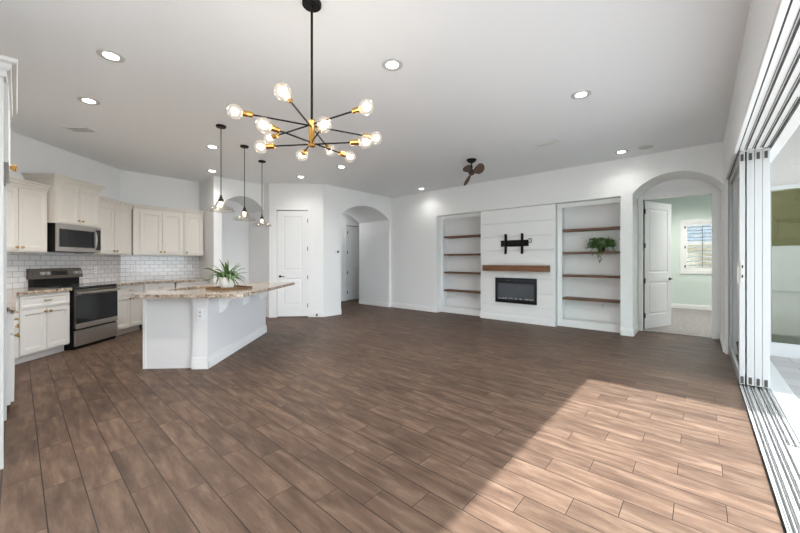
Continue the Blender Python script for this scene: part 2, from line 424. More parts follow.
# ------------------------------------------------------------------ doors
def recess_panel(bm, x0, x1, z0, z1, yf, X=None, d=.008, e=.028):
    """raised-and-fielded panel moulding drawn as real geometry on a door face at y=yf (front towards -y)"""
    def ring(a, y): return [bm.verts.new(v) for v in ((x0 + a, y, z0 + a), (x1 - a, y, z0 + a), (x1 - a, y, z1 - a), (x0 + a, y, z1 - a))]
    R = [ring(0, yf), ring(.006, yf + d), ring(e, yf + d), ring(e + .012, yf + .002)]
    fs = []
    for p, q in zip(R, R[1:]):
        for i in range(4): fs.append(bm.faces.new((p[i], p[(i + 1) % 4], q[(i + 1) % 4], q[i])))
    fs.append(bm.faces.new(R[-1])); return R[0]
def panel_leaf(bm, w, h, th, panels, y0=0, x0=0, z0=0, both=True, flat=None):
    """slab x0..x0+w, y0 (front) .. y0+th with real recessed panels on the front (and back)"""
    xs = sorted({x0, x0 + w} | {p[0] for p in panels} | {p[1] for p in panels}); zz = sorted({z0, z0 + h} | {p[2] for p in panels} | {p[3] for p in panels})
    for yy, sg in ((y0, 1), (y0 + th, -1)):
        V = {}
        def v(x, z):
            if (x, z) not in V: V[(x, z)] = bm.verts.new((x, yy, z))
            return V[(x, z)]
        for a, b in zip(xs, xs[1:]):
            for c, d in zip(zz, zz[1:]):
                inside = any(p[0] <= a and b <= p[1] and p[2] <= c and d <= p[3] for p in panels)
                if inside and (sg == 1 or both): continue
                bm.faces.new((v(a, c), v(b, c), v(b, d), v(a, d)))
        if sg == 1 or both:
            for p in panels:
                def ring(a, dy): return [bm.verts.new(q) for q in ((p[0] + a, yy + dy * sg, p[2] + a), (p[1] - a, yy + dy * sg, p[2] + a), (p[1] - a, yy + dy * sg, p[3] - a), (p[0] + a, yy + dy * sg, p[3] - a))]
                if flat: R = [ring(0, 0), ring(.004, .003), ring(.012, .005), ring(.016, flat)]
                else: R = [ring(0, 0), ring(.010, .010), ring(.03, .010), ring(.05, .003)]
                for q, r in zip(R, R[1:]):
                    for i in range(4): bm.faces.new((q[i], q[(i + 1) % 4], r[(i + 1) % 4], r[i]))
                bm.faces.new(R[-1])
    a, b, c, d = x0, x0 + w, z0, z0 + h
    for P in (((a, c), (b, c)), ((b, c), (b, d)), ((b, d), (a, d)), ((a, d), (a, c))):
        (p, q) = P; bm.faces.new([bm.verts.new(t) for t in ((p[0], y0, p[1]), (q[0], y0, q[1]), (q[0], y0 + th, q[1]), (p[0], y0 + th, p[1]))])
    bmesh.ops.remove_doubles(bm, verts=bm.verts, dist=1e-5); bmesh.ops.recalc_face_normals(bm, faces=bm.faces)
def interior_door(name, loc, rz, w, h, label, hinge_right, handles=True, hinge_y=-.004):
    t = thing(name, label, 'door', loc, rz, kind='structure')
    bm = B(); panel_leaf(bm, w, h, .035, [(.13, w - .13, .25, .88), (.13, w - .13, 1.05, h - .13)])
    obj('door_leaf', bm, 'door', t)
    for z in (.25, .90, 1.56, 2.2):
        bm = B(); hx = w + .003 if hinge_right else -.003
        tube(bm, (hx, hinge_y - .006, z - .045), (hx, hinge_y - .006, z + .045), .008, 10); box(bm, hx - .016, hx + .016, hinge_y - .003, hinge_y, z - .045, z + .045)
        obj('hinge', bm, 'black', t, label='dark metal hinge')
    if handles:
        hx = .065 if hinge_right else w - .065; dx = .11 if hinge_right else -.11
        bm = B()
        for s, y in ((-1, 0), (1, .035)):
            tube(bm, (hx, y, .92), (hx, y + s * .012, .92), .028, 20); tube(bm, (hx, y, .92), (hx, y + s * .045, .92), .010, 10)
            tube(bm, (hx, y + s * .045, .92), (hx + dx, y + s * .045, .92), .009, 10)
        obj('door_handle', bm, 'black', t, True)
    return t
def casing(name, loc, rz, w, h, label, cw=.085, jamb=.12):
    bm = B()
    for x0, x1, z0, z1 in ((-cw, 0, 0, h + cw), (w, w + cw, 0, h + cw), (0, w, h, h + cw)):
        box(bm, x0, x1, -.018, 0, z0, z1, .004)
    for x0, x1, z0, z1 in ((-.012, .0, 0, h), (w, w + .012, 0, h), (0, w, h, h + .012)): box(bm, x0, x1, -.004, jamb, z0, z1)
    struct(name, bm, 'trim', label, 'door casing', loc, rz)
p0 = Pp(PD0); casing('trim_3', (p0[0], p0[1], 0), PA, PD1 - PD0, 2.46, 'white casing around the pantry door', .09)
q0 = Pp(PD0 + .006, -.012)
interior_door('door_1', (q0[0], q0[1], .02), PA, PD1 - PD0 - .012, 2.43, 'closed white two-panel pantry door with black handle', True, hinge_y=-.0)
casing('trim_4', (DX0, 7.68, 0), 0, DX1 - DX0, 2.43, 'white casing around the bedroom doorway', .075)
interior_door('door_2', (DX0 + .012, 7.80, .02), 67, .89, 2.40, 'white two-panel bedroom door standing open', False, hinge_y=.0)
casing('trim_5', (HX, 7.16, 0), 90, .81, 2.46, 'white casing around the hall door', .08)
interior_door('door_3', (HX - .005, 7.166, .02), 90, .795, 2.42, 'white door at the end of the hall beyond the left arch', False, True, -.02)

# bedroom window with plantation shutters
w = thing('window_1', 'bedroom window with white plantation shutters half open', 'window', (BW0, 11.95, 0), 0, kind='structure')
WW = BW1 - BW0
bm = B(); c = .10
for x0, x1, z0, z1 in ((-c, 0, BZ0 - c, BZ1 + c), (WW, WW + c, BZ0 - c, BZ1 + c), (0, WW, BZ0 - c, BZ0), (0, WW, BZ1, BZ1 + c)): box(bm, x0, x1, -.03, 0, z0, z1, .005)
obj('window_frame', bm, 'trim', w)
bm = B(); box(bm, 0, WW, .09, .096, BZ0, BZ1); obj('pane', bm, 'glass', w)
for k in range(2):
    x0 = k * WW / 2; x1 = x0 + WW / 2
    bm = B(); s = .045
    box(bm, x0, x0 + s, -.012, .02, BZ0, BZ1); box(bm, x1 - s, x1, -.012, .02, BZ0, BZ1)
    zm = (BZ0 + BZ1) / 2 + .08
    for a, b in ((BZ0, BZ0 + .06), (BZ1 - .06, BZ1), (zm - .035, zm + .035)): box(bm, x0 + s, x1 - s, -.012, .02, a, b)
    sh = obj('shutter', bm, 'trim', w)
    bm = B()
    for a, b in ((BZ0 + .06, zm - .035), (zm + .035, BZ1 - .06)):
        n = 5; st = (b - a) / n
        for i in range(n):
            zc = a + st * (i + .5)
            X = Matrix.Translation((0, .005, zc)) @ Matrix.Rotation(radians(-20), 4, 'X')
            box(bm, x0 + s, x1 - s, -.045, .045, -.005, .005, 0, X)
    obj('louvers', bm, 'louver', sh)
    bm = B(); xm = (x0 + x1) / 2; box(bm, xm - .006, xm + .006, -.06, -.048, BZ0 + .08, BZ1 - .08); obj('tilt_rod', bm, 'bronze', sh)
for z in (1.15, 1.67, 2.2):
    bm = B(); box(bm, -.012, .012, -.036, -.028, z - .035, z + .035); obj('hinge', bm, 'black', w, label='dark shutter hinge')

# ------------------------------------------------------------------ sliding doors at the right
SY0, SY1 = 4.93, 6.50
def slider(name, x, label, th=.052):
    t = thing(name, label, 'sliding door', (x, SY0, 0), 0, kind='structure'); L = SY1 - SY0
    bm = B()
    box(bm, 0, th, 0, .075, .03, 2.415, .003); box(bm, 0, th, L - .075, L, .03, 2.415, .003)
    box(bm, 0, th, .075, L - .075, .03, .12); box(bm, 0, th, .075, L - .075, 2.33, 2.415)
    obj('sliding_frame', bm, 'alu', t)
    bm = B(); box(bm, th / 2 - .008, th / 2 + .008, .075, L - .075, .12, 2.33); obj('pane', bm, 'glass', t)
    for z in (.075, 2.35):
        bm = B(); box(bm, th / 2 - .011, th / 2 + .011, -.006, .001, z - .035, z + .035, .003); obj('bumper', bm, 'groove', t, label='dark rubber bumper')
    return t
xs4 = (.304, .358, .4125, .467)
labs = ('innermost sliding glass panel of the stack, beside the floor', 'second sliding glass panel from the room side', 'third sliding glass panel from the room side', 'outermost sliding glass panel of the stack, next to the patio')
for i, x in enumerate(xs4):
    t = slider('door_%d' % (i + 4), x, labs[i], .041 if i == 0 else .052)
    if i == 0:
        bm = B(); box(bm, .012, .032, -.006, 0, 1.08, 1.30, .002); box(bm, -.012, 0, .02, .04, 1.06, 1.24, .004); obj('latch', bm, 'steel', t)
        bm = B(); box(bm, .016, .028, -.009, -.005, 1.12, 1.15); box(bm, .016, .028, -.009, -.005, 1.22, 1.25); obj('latch_slot', bm, 'black', t)
        
bm = B()
box(bm, .315, .53, OY, 6.53, -.02, .003); 
struct('floor_sill', bm, 'alu', 'white aluminium sill of the sliding door opening', 'door sill')
bm = B()
for i, x in enumerate(xs4):
    y0 = OY if i < 3 else 3.57
    for k, q_ in enumerate((.004, .017, .037)):
        box(bm, x + q_, x + q_ + (.004 if k else .007), y0, 6.53, .003, .014 if k else .018)
struct('trim_6', bm, 'track', 'ribbed aluminium floor tracks of the sliding doors', 'door track')
bm = B()
for i, x in enumerate(xs4):
    y0 = OY if i < 3 else 3.57
    for q_, w_ in ((.011, .006), (.022, .010), (.042, .007)): box(bm, x + q_, x + q_ + w_, y0, 6.53, .003, .0045)
struct('trim_7', bm, 'groove', 'dark grooves between the floor track ribs', 'door track')
bm = B(); box(bm, .53, .68, OY, 6.53, -.03, .012); struct('trim_8', bm, 'alu', 'white outer threshold of the sliding doors', 'door sill')
bm = B(); box(bm, .30, .315, OY, 6.53, -.02, -.002); struct('trim_9', bm, 'bronze', 'dark gap between plank floor and door sill', 'trim')
# head tracks
bm = B()
box(bm, XR + .001, .293, OY, 6.53, 2.412, 2.43, .006)
box(bm, .304, .52, OY, 6.53, 2.424, 2.43); box(bm, .532, .612, OY, 6.53, 2.41, 2.43, .004)
struct('trim_10', bm, 'trim', 'white aluminium head tracks above the sliding doors', 'door track')
bm = B()
for i, x in enumerate((.352, .410, .466, .520)):
    y0 = OY if i < 3 else 3.57
    box(bm, x - .004, x + .005, y0, 6.53, 2.416, 2.4265); box(bm, x - .016, x - .013, y0, 6.53, 2.421, 2.4265)
box(bm, .294, .303, OY, 6.53, 2.426, 2.431)
struct('trim_11', bm, 'groove', 'dark slots in the sliding door head', 'door track')
bm = B()
for i, x in enumerate(xs4[:3]): box(bm, x + .010, x + .058, 4.90, 4.93, 2.405, 2.43, .003)
struct('trim_12', bm, 'slot', 'small end caps over the stacked sliding panels', 'trim')
bm = B(); box(bm, .29, .535, 6.50, 6.53, .003, 2.43); struct('trim_13', bm, 'alu', 'white side jamb behind the stacked sliding panels', 'trim')

# ------------------------------------------------------------------ patio
bm = B(); box(bm, .68, 12, -9, 7.0, -.14, -.015); struct('floor_patio', bm, 'paver', 'grey paver patio outside the sliding doors', 'patio')
PX0, PX1 = .81, 3.3
bm = B()
box(bm, XR + .40, PX0 - .06, 6.95, 7.15, -.03, 3.4); box(bm, PX1, 4.2, 6.95, 7.15, -.03, 3.4); box(bm, PX0 - .06, PX1, 6.95, 7.15, 2.33, 3.4)
struct('wall_patio', bm, 'stucco', 'grey stucco wall above the bedroom patio door', 'wall')
bm = B()   # unseen patio roof, stepped edge shaped to bound the sun patch indoors
box(bm, .66, 2.56, 4.15, 7.1, 3.2, 3.4); box(bm, 2.56, 5.2, 4.9, 7.1, 3.2, 3.4)
struct('ceiling_patio', bm, 'stucco', 'unseen stucco patio roof, its stepped edge shaped to bound the sun patch indoors', 'ceiling')
t = thing('door_8', 'closed white framed patio door with reflective glass and olive blind', 'patio door', (PX0 - .11, 6.92, 0), 0, kind='structure')
bm = B(); L = PX1 - PX0 + .11; mid = 1.25
box(bm, 0, L, 0, .03, 2.27, 2.33, .004); box(bm, 0, L, 0, .03, -.015, .17, .004)
for a, b in ((0, .035), (mid - .04, mid + .04), (L - .06, L)): box(bm, a, b, 0, .03, .17, 2.27, .004)
obj('door_frame', bm, 'alu', t)
for a, b in ((.045, mid - .04), (mid + .04, L - .06)):
    bm = B(); box(bm, a, b, .012, .018, .17, 2.27); obj('pane', bm, 'tinted', t)
bm = B(); box(bm, .07, L - .03, .33, .335, .05, 2.3); obj('blind', bm, 'olive', t, label='drawn olive blind behind the glass')
for i, (a, b, hh) in enumerate(((-1, 7, 1.95),)):
    bm = B(); box(bm, a, b, -8.2, -8.0, -.015, hh, .01)
    tag(obj('garden_wall', bm, 'stone'), 'pale stucco garden wall across the yard, mirrored in the patio door', 'garden wall')
bm = B()
for i in range(44): ball(bm, (-2 + (i % 22) * .6 + random.uniform(-.1, .1), -9.6 + random.uniform(-.2, .2), random.uniform(2.2, 5.0)), random.uniform(1.4, 2.0), 12)
tag(obj('hedge', bm, 'hedge'), 'dark green hedge behind the pale garden wall, mirrored in the patio door', 'hedge', kind='stuff')
bm = B(); box(bm, 1, 8.2, 14.6, 14.8, -.1, 1.9); box(bm, -6, 1.0, 14.6, 14.8, -.1, 1.9)
tag(obj('garden_wall', bm, 'neigh'), 'tan block wall outside the bedroom window, low between the shutter louvers', 'garden wall')
bm = B(); box(bm, -6, 7, 20, 24, -.1, 2.1); hb = obj('neighbour_house', bm, 'neigh'); tag(hb, 'neighbouring house beyond the bedroom window', 'house')
bm = B(); prism(bm, [(19.5, 2.0), (25.5, 2.0), (22.5, 5.2)], -6.5, 7.5, 'x'); obj('roof', bm, 'roofgrey', hb, label='blue-grey roof')
bm = B(); box(bm, -60, 60, -60, 60, -.3, -.15); tag(obj('yard_ground', bm, M['stone']), 'bare yard ground beyond the patio', 'ground', kind='structure')

# ------------------------------------------------------------------ fireplace wall things
def shelf(x0, x1, z, label):
    bm = B(); box(bm, x0 - x1, 0, 0, .255, -.021, .021, .003)
    o = obj('wall_shelf', bm, 'walnut', loc=(x1, 7.215, z)); tag(o, label, 'shelf', None); return o
nm = ('top', 'second from top', 'third from top', 'lowest')
for (a, b, side) in ((-4.89, -3.80, 'left'), (-2.055, -1.077, 'right')):
    for z, n in zip((1.90, 1.452, 1.0, .548), nm):
        extra = ' with the plant' if side == 'right' and n == 'second from top' else ''
        shelf(a, b, z, '%s walnut shelf in the %s niche beside the fireplace%s' % (n, side, extra))
bm = B(); box(bm, -.695, .695, -.18, .0, 0, .125, .006)
mt = obj('mantel_beam', bm, 'mantelwood', loc=(-2.925, 7.03, 1.08)); tag(mt, 'thick stained wood mantel beam above the electric fireplace', 'mantel')
t = thing('electric_fireplace', 'black framed electric fireplace set in the white shiplap', 'fireplace', (-2.935, 7.03, .395))
bm = B(); w_, h_ = .449, .537
for a, b, c, d in ((-w_, w_, 0, .075), (-w_, w_, h_ - .115, h_), (-w_, -w_ + .05, .075, h_ - .115), (w_ - .05, w_, .075, h_ - .115)): box(bm, a, b, -.03, .0, c, d, .004)
obj('fireplace_frame', bm, 'blackgloss', t)
bm = B(); box(bm, -w_ + .05, w_ - .05, -.010, -.002, .075, h_ - .115); obj('glass_front', bm, 'fireglass', t)
bm = B()
for i in range(60): 
    x = -w_ + .07 + (2 * w_ - .14) * random.random(); ball(bm, (x, -.013, .085 + .02 * random.random()), .006 + .006 * random.random(), 6)
obj('ember_bed', bm, 'bedding', t)['kind'] = 'stuff'
bm = B(); box(bm, -.20, -.10, -.032, -.029, h_ - .06, h_ - .045); obj('control_strip', bm, 'fireglass', t)
bm = B(); box(bm, -.02, .04, -.032, -.029, h_ - .075, h_ - .07); obj('indicator_strip', bm, 'fireglass', t)
t = thing('tv_mount', 'black steel television bracket on the shiplap above the mantel', 'tv mount', (-2.93, 7.03, 1.66))
bm = B(); 
box(bm, -.33, .27, -.022, 0, -.04, .065, .002); box(bm, -.33, .27, -.028, 0, .065, .078); box(bm, -.33, .27, -.028, 0, -.055, -.04)
box(bm, -.12, .12, -.02, 0, -.06, .08)
obj('wall_plate', bm, 'black', t)
for x in (-.215, .145):
    bm = B(); box(bm, x - .018, x + .018, -.055, -.022, -.22, .215, .003); box(bm, x - .026, x + .026, -.028, -.022, -.20, .2); obj('upright_arm', bm, 'black', t)
bm = B(); tube(bm, (.27, -.02, .02), (.335, -.02, .02), .006, 6); tube(bm, (.335, -.02, .02), (.33, -.02, .10), .006, 6); tube(bm, (.33, -.02, .10), (.27, -.02, .09), .006, 6); obj('cable_loop', bm, 'black', t)
bm = B(); box(bm, -.03, .03, -.022, -.002, 0, .05, .004); 
def plate(loc, rz, w, h, label, kind='outlet'):
    t = thing('wall_plate' if kind != 'outlet' else 'power_outlet', label, kind, loc, rz)
    bm = B(); box(bm, -w / 2, w / 2, -.007, 0, -h / 2, h / 2, .002); obj('cover', bm, 'plastic', t)
    n = max(1, round(w / .055)); n = 1 if w < .09 else n
    for i in range(n):
        x = (i - (n - 1) / 2) * .046
        if kind == 'outlet':
            for z in (-.022, .022):
                bm = B(); box(bm, x - .013, x + .013, -.0085, -.006, z - .011, z + .011, .003); obj('socket', bm, 'slot', t)
        else:
            bm = B(); box(bm, x - .015, x + .015, -.011, -.006, -.032, .032, .002); obj('rocker', bm, 'trim', t)
    bmx = None
    return t
bm.free()
plate((-5.31, 7.0, 1.115), 0, .165, .115, 'three-gang light switch left of the left shelf niche', 'switch')
plate((-6.30, 7.0, 1.115), 0, .07, .115, 'single light switch near the corner right of the hall arch', 'switch')
plate((-1.40, 7.48, .43), 0, .07, .115, 'outlet at the back of the right niche below the lowest shelf')
plate((-.72 - .146, 7.3, 1.15), 90, .07, .115, 'light switch on the left side inside the bedroom arch', 'switch').rotation_euler[2] = radians(90)
plate((-7.545, 3.83, 1.11), 0, .07, .115, 'switch on the narrow wall left of the pantry door', 'switch')
t = thing('thermostat', 'small white thermostat with dark screen left of the hall arch', 'thermostat', (XL, 5.10, 1.51), 90)
bm = B(); box(bm, -.05, .05, -.02, 0, -.045, .045, .005); obj('housing', bm, 'plastic', t)
bm = B(); box(bm, -.012, .035, -.022, -.019, -.02, .03); obj('screen', bm, 'black', t)
bm = B(); box(bm, -.02, .02, -.03, 0, .0, .05, .004)
q = Pp(1.08); o = obj('door_stop', bm, 'slate', loc=(q[0] + .015, q[1] - .015, .03), rz=PA); tag(o, 'tiny metal door stop on the baseboard right of the pantry door', 'door stop')

lh = bpy.data.lights.new('hall_fill_light', 'POINT'); lh.energy = 3.2; lh.shadow_soft_size = .15; lo = bpy.data.objects.new('hall_fill_light', lh); COL.objects.link(lo); lo.location = (-8.2, 6.4, 2.6)  # unseen point light added to brighten the hall
# ------------------------------------------------------------------ ceiling things
def can(x, y, on, label):
    t = thing('recessed_light', label, 'ceiling light', (x, y, CH), 0, group='recessed ceiling lights')
    bm = B(); lathe(bm, [(.054, -.0015), (.060, -.002), (.088, -.007), (.097, -.003), (.098, -.0), (.054, 0)], n=28); obj('trim_ring', bm, 'ring', t, True)
    bm = B(); lathe(bm, [(0, -.003), (.054, -.003), (.055, -.001), (0, -.001)], n=28); obj('lens', bm, 'lens' if on else 'lensoff', t)
    if on:
        l = bpy.data.lights.new('recessed_light_lamp', 'SPOT'); l.energy = CAN_W * (.25 if y > 6 else .45 if x < -6 else 2.1 if (x < -3.5 and y < 3) or y < 0 else 1.0); l.spot_size = radians(150); l.spot_blend = .8; l.shadow_soft_size = .06; l.color = (1, .98, .955)
        lo = bpy.data.objects.new('lamp', l); COL.objects.link(lo); lo.parent = t; lo.location = (0, 0, -.03)
for a in (
    (-3.848, .544, 1, 'lit recessed ceiling light nearest the top left corner, above the island aisle'),
    (-5.112, .534, 1, 'lit recessed ceiling light above the range aisle, near the ceiling vent'),
    (-2.10, 2.268, 1, 'lit recessed ceiling light just right of the chandelier'),
    (-.958, 4.02, 1, 'lit recessed ceiling light above the right side of the living floor'),
    (-5.72, 2.03, 1, 'lit recessed ceiling light left of the first island pendant'),
    (-7.25, 2.57, 1, 'lit recessed ceiling light by the kitchen column and upper cabinets'),
    (-6.35, 4.00, 1, 'lit recessed ceiling light in front of the pantry door'),
    (-5.10, 4.085, 1, 'lit recessed ceiling light seen just below the chandelier bulbs'),
    (-5.16, 6.63, 1, 'lit recessed ceiling light beside the wall, left of the left niche'),
    (-.963, 6.568, 1, 'lit recessed ceiling light near the wall above the right niche pier'),
    (-2.2, -1.3, 1, 'recessed ceiling light added as fill at the dining end, behind the viewpoint'),  # this one and the next are added fill from behind the camera
    (-.8, -1.3, 1, 'recessed ceiling light added as fill at the dining end near the right wall, behind the viewpoint'),
    (-.636, 6.563, 0, 'unlit recessed ceiling light above the bedroom arch')): can(*a)
def vent(x, y, rz, w, d, label, dark):
    t = thing('ceiling_vent', label, 'vent', (x, y, CH), rz)
    bm = B(); 
    for a, b, c, e in ((-w / 2, w / 2, -d / 2, -d / 2 + .02), (-w / 2, w / 2, d / 2 - .02, d / 2), (-w / 2, -w / 2 + .03, -d / 2, d / 2), (w / 2 - .03, w / 2, -d / 2, d / 2)): box(bm, a, b, c, e, -.008, 0)
    obj('vent_frame', bm, 'trim', t)
    bm = B(); n = 9
    for i in range(n):
        x_ = -w / 2 + .035 + (w - .07) * (i + .5) / n
        box(bm, -.0055, .0055, -d / 2 + .02, d / 2 - .02, -.001, .001, 0, Matrix.Translation((x_, 0, -.004)))
    box(bm, -w / 2 + .03, w / 2 - .03, -.008, .008, -.006, -.003); obj('slats', bm, 'trim', t)
    bm = B(); box(bm, -w / 2 + .02, w / 2 - .02, -d / 2 + .015, d / 2 - .015, -.0015, 0); obj('duct_opening', bm, dark, t)
vent(-6.30, .58, 45, .34, .18, 'white ceiling vent grille with dark slots above the range', 'groove')
vent(-1.745, 5.37, 0, .34, .16, 'white ceiling vent near the fireplace side of the ceiling', 'slot')

def pendant(x, y, zb, label, n):
    t = thing('pendant_light', label, 'pendant light', (x, y, CH), 0, group='glass pendants over the island')
    d = CH - zb
    bm = B(); lathe(bm, [(0, 0), (.062, 0), (.062, -.018), (.054, -.024), (0, -.024)], n=24); obj('ceiling_canopy', bm, 'black', t, True)
    bm = B(); tube(bm, (0, 0, -.02), (0, 0, -d + .20), .0055, 8); obj('cord', bm, 'black', t)
    bm = B(); lathe(bm, [(0, -d + .215), (.010, -d + .21), (.012, -d + .19), (.018, -d + .185), (.018, -d + .165), (.030, -d + .155), (.034, -d + .135), (.030, -d + .128), (0, -d + .128)], n=20); obj('socket', bm, 'bronze', t, True)
    bm = B(); pr = [(.030, .133), (.040, .128), (.050, .112), (.058, .090), (.075, .070), (.105, .055), (.140, .038), (.160, .016), (.163, .0)]
    pr2 = [(a - .0025, b - .001) for a, b in pr[::-1]]
    lathe(bm, [(a, b - d) for a, b in pr], n=32); lathe(bm, [(.163, -d), (.167, -d + .003), (.163, -d + .006), (.160, -d + .003)], n=32, closed=True); obj('glass_shade', bm, 'shade', t, True)
    bm = B(); lathe(bm, [(.012, -d + .13), (.013, -d + .115), (.019, -d + .095), (.022, -d + .075), (.017, -d + .055), (0, -d + .048)], n=18); bl = obj('bulb', bm, 'bulb', t, True)
    bm = B(); ball(bm, (0, 0, -d + .075), .011, 10, sc=(1, 1, 2)); obj('filament', bm, 'fil', bl, True)
    l = bpy.data.lights.new('pendant_lamp', 'POINT'); l.energy = PEND_W; l.color = (1, .88, .72); l.shadow_soft_size = .03
    lo = bpy.data.objects.new('lamp', l); COL.objects.link(lo); lo.parent = t; lo.location = (0, 0, -d + .075)
pendant(-4.742, 1.789, 1.955, 'nearest and largest-looking glass pendant over the front end of the island', 0)
pendant(-5.30, 2.344, 1.93, 'middle glass pendant of the three over the island', 1)
pendant(-5.859, 2.902, 1.92, 'farthest glass pendant over the back end of the island', 2)

for x, y in ((.8, 9.0), (-.2, 10.6)):
    can(x, y, 1, 'fill light added under the bedroom ceiling, out of sight') if False else None
    l = bpy.data.lights.new('bedroom_fill_light', 'SPOT'); l.energy = 60; l.spot_size = radians(160); l.spot_blend = .8; l.shadow_soft_size = .15; l.color = (1, .97, .92)  # unseen spots added to brighten the bedroom
    lo = bpy.data.objects.new('bedroom_fill_light', l); COL.objects.link(lo); lo.location = (x, y, 3.05)
# chandelier
CX, CY = -2.015, 1.355
ch = thing('sputnik_chandelier', 'black and brass chandelier with twelve glowing globe bulbs on straight arms', 'chandelier', (CX, CY, CH))
bm = B(); lathe(bm, [(0, 0), (.065, 0), (.065, -.018), (.058, -.025), (0, -.025)], n=28); obj('ceiling_canopy', bm, 'black', ch, True)
bm = B(); tube(bm, (0, 0, -.02), (0, 0, 2.27 - CH), .0085, 12); obj('rod', bm, 'black', ch, True)
bm = B(); lathe(bm, [(0, 2.275 - CH), (.015, 2.272 - CH), (.024, 2.262 - CH), (.024, 2.255 - CH), (.021, 2.25 - CH), (.021, 2.105 - CH), (.024, 2.10 - CH), (.024, 2.085 - CH), (.016, 2.08 - CH), (0, 2.08 - CH)], n=24); obj('hub', bm, 'brass', ch, True)
zU, zL = 2.228, 2.112
rods = [((-.18, -.437, .006), zU), ((.323, -.397, -.011), zU - .012), ((-.494, -.046, .015), zU + .010), ((.02, -.35, .01), zL), ((-.32, -.20, .005), zL - .012), ((-.305, .118, 0), zL + .006)]
for v, z0 in rods:
    for sg in (1, -1):
        d = Vector(v) * sg; L = d.length; d.normalize(); o0 = Vector((0, 0, z0 - CH)); be = L + .0
        bm = B(); tube(bm, o0, o0 + d * (be - .085), .0056, 10); arm = obj('arm', bm, 'black', ch, True)
        X = Matrix.Translation(o0 + d * (be - .10)) @ d.to_track_quat('Z', 'Y').to_matrix().to_4x4()
        bm = B(); lathe(bm, [(0, 0), (.010, 0), (.017, .004), (.0175, .03), (.0185, .034), (.0185, .062), (.0, .062)], n=20, X=X); obj('bulb_socket', bm, 'brass', arm, True)
        bm = B(); lathe(bm, [(.012, .058), (.014, .066)] + [(.046 * sin(a), .107 - .046 * cos(a)) for a in [radians(22 + 158 * i / 14) for i in range(15)]][:-1] + [(0, .153)], n=24, X=X); bl = obj('globe_bulb', bm, 'bulb', arm, True)
        bm = B(); c_ = X @ Vector((0, 0, .104)); ball(bm, c_, .013, 14); obj('glowing_core', bm, 'core', bl if False else arm, True)
        l = bpy.data.lights.new('bulb_lamp', 'POINT'); l.energy = CHAND_W; l.color = (1, .92, .82); l.shadow_soft_size = .03
        lo = bpy.data.objects.new('lamp', l); COL.objects.link(lo); lo.parent = ch; lo.location = c_

# ceiling fan with three short wooden paddles
fn = thing('ceiling_fan', 'small dark ceiling fan with three short wooden blades near the fireplace wall', 'fan', (-3.011, 5.303, CH))
bm = B(); lathe(bm, [(0, 0), (.085, 0), (.088, -.012), (.075, -.03), (.045, -.055), (.016, -.065), (0, -.065)], n=24); obj('ceiling_canopy', bm, 'black', fn, True)
bm = B(); tube(bm, (0, 0, -.06), (0, 0, -.16), .012, 12); obj('downrod', bm, 'black', fn, True)
T = Matrix.Translation((-.0, 0, -.225)) @ Matrix.Rotation(radians(YAW), 4, 'Z') @ Matrix.Rotation(radians(-62), 4, 'Y') @ Matrix.Rotation(radians(35), 4, 'X')
bm = B(); tube(bm, (0, 0, -.15), (-.01, 0, -.20), .02, 12); lathe(bm, [(0, -.05), (.03, -.048), (.05, -.03), (.055, 0), (.05, .03), (.03, .048), (0, .05)], n=20, X=T); obj('motor', bm, 'bronze', fn, True)
for k, ang in enumerate((-58, 67, 182)):
    bm = B(); out = [(.03, -.02), (.06, -.05), (.12, -.085), (.18, -.085), (.225, -.05), (.235, 0), (.215, .05), (.16, .075), (.10, .06), (.05, .03), (.03, .02)]
    XX = T @ Matrix.Rotation(radians(ang), 4, 'Z') @ Matrix.Rotation(radians(22), 4, 'X')
    prism(bm, out, -.005, .005, 'z', XX @ Matrix.Scale(1.12, 4)); obj('fan_blade', bm, 'fanwood', fn)

# ------------------------------------------------------------------ kitchen cabinets
def door_mesh(x0, x1, z0, z1, y, th=.02, fw=.055):
    bm = B(); panel_leaf(bm, x1 - x0, z1 - z0, th, [(x0 + fw, x1 - fw, z0 + fw, z1 - fw)], y, x0, z0, False, .009); return bm
def mirrored(bm):   # fronts are built facing -y; cabinets face +y in their own frame
    for v in bm.verts: v.co.y *= -1
    bmesh.ops.reverse_faces(bm, faces=bm.faces); return bm
def knob_mesh(x, y, z):
    bm = B(); tube(bm, (x, y, z), (x, y + .016, z), .006, 10); tube(bm, (x, y + .014, z), (x, y + .028, z), .013, 14, .019); ball(bm, (x, y + .028, z), .0185, 12, sc=(1, .45, 1)); return bm
def pull_mesh(x, y, z):
    bm = B(); box(bm, x - .045, x + .045, y + .018, y + .028, z - .008, z + .008, .003); tube(bm, (x - .03, y, z), (x - .03, y + .02, z), .005, 8); tube(bm, (x + .03, y, z), (x + .03, y + .02, z), .005, 8); return bm
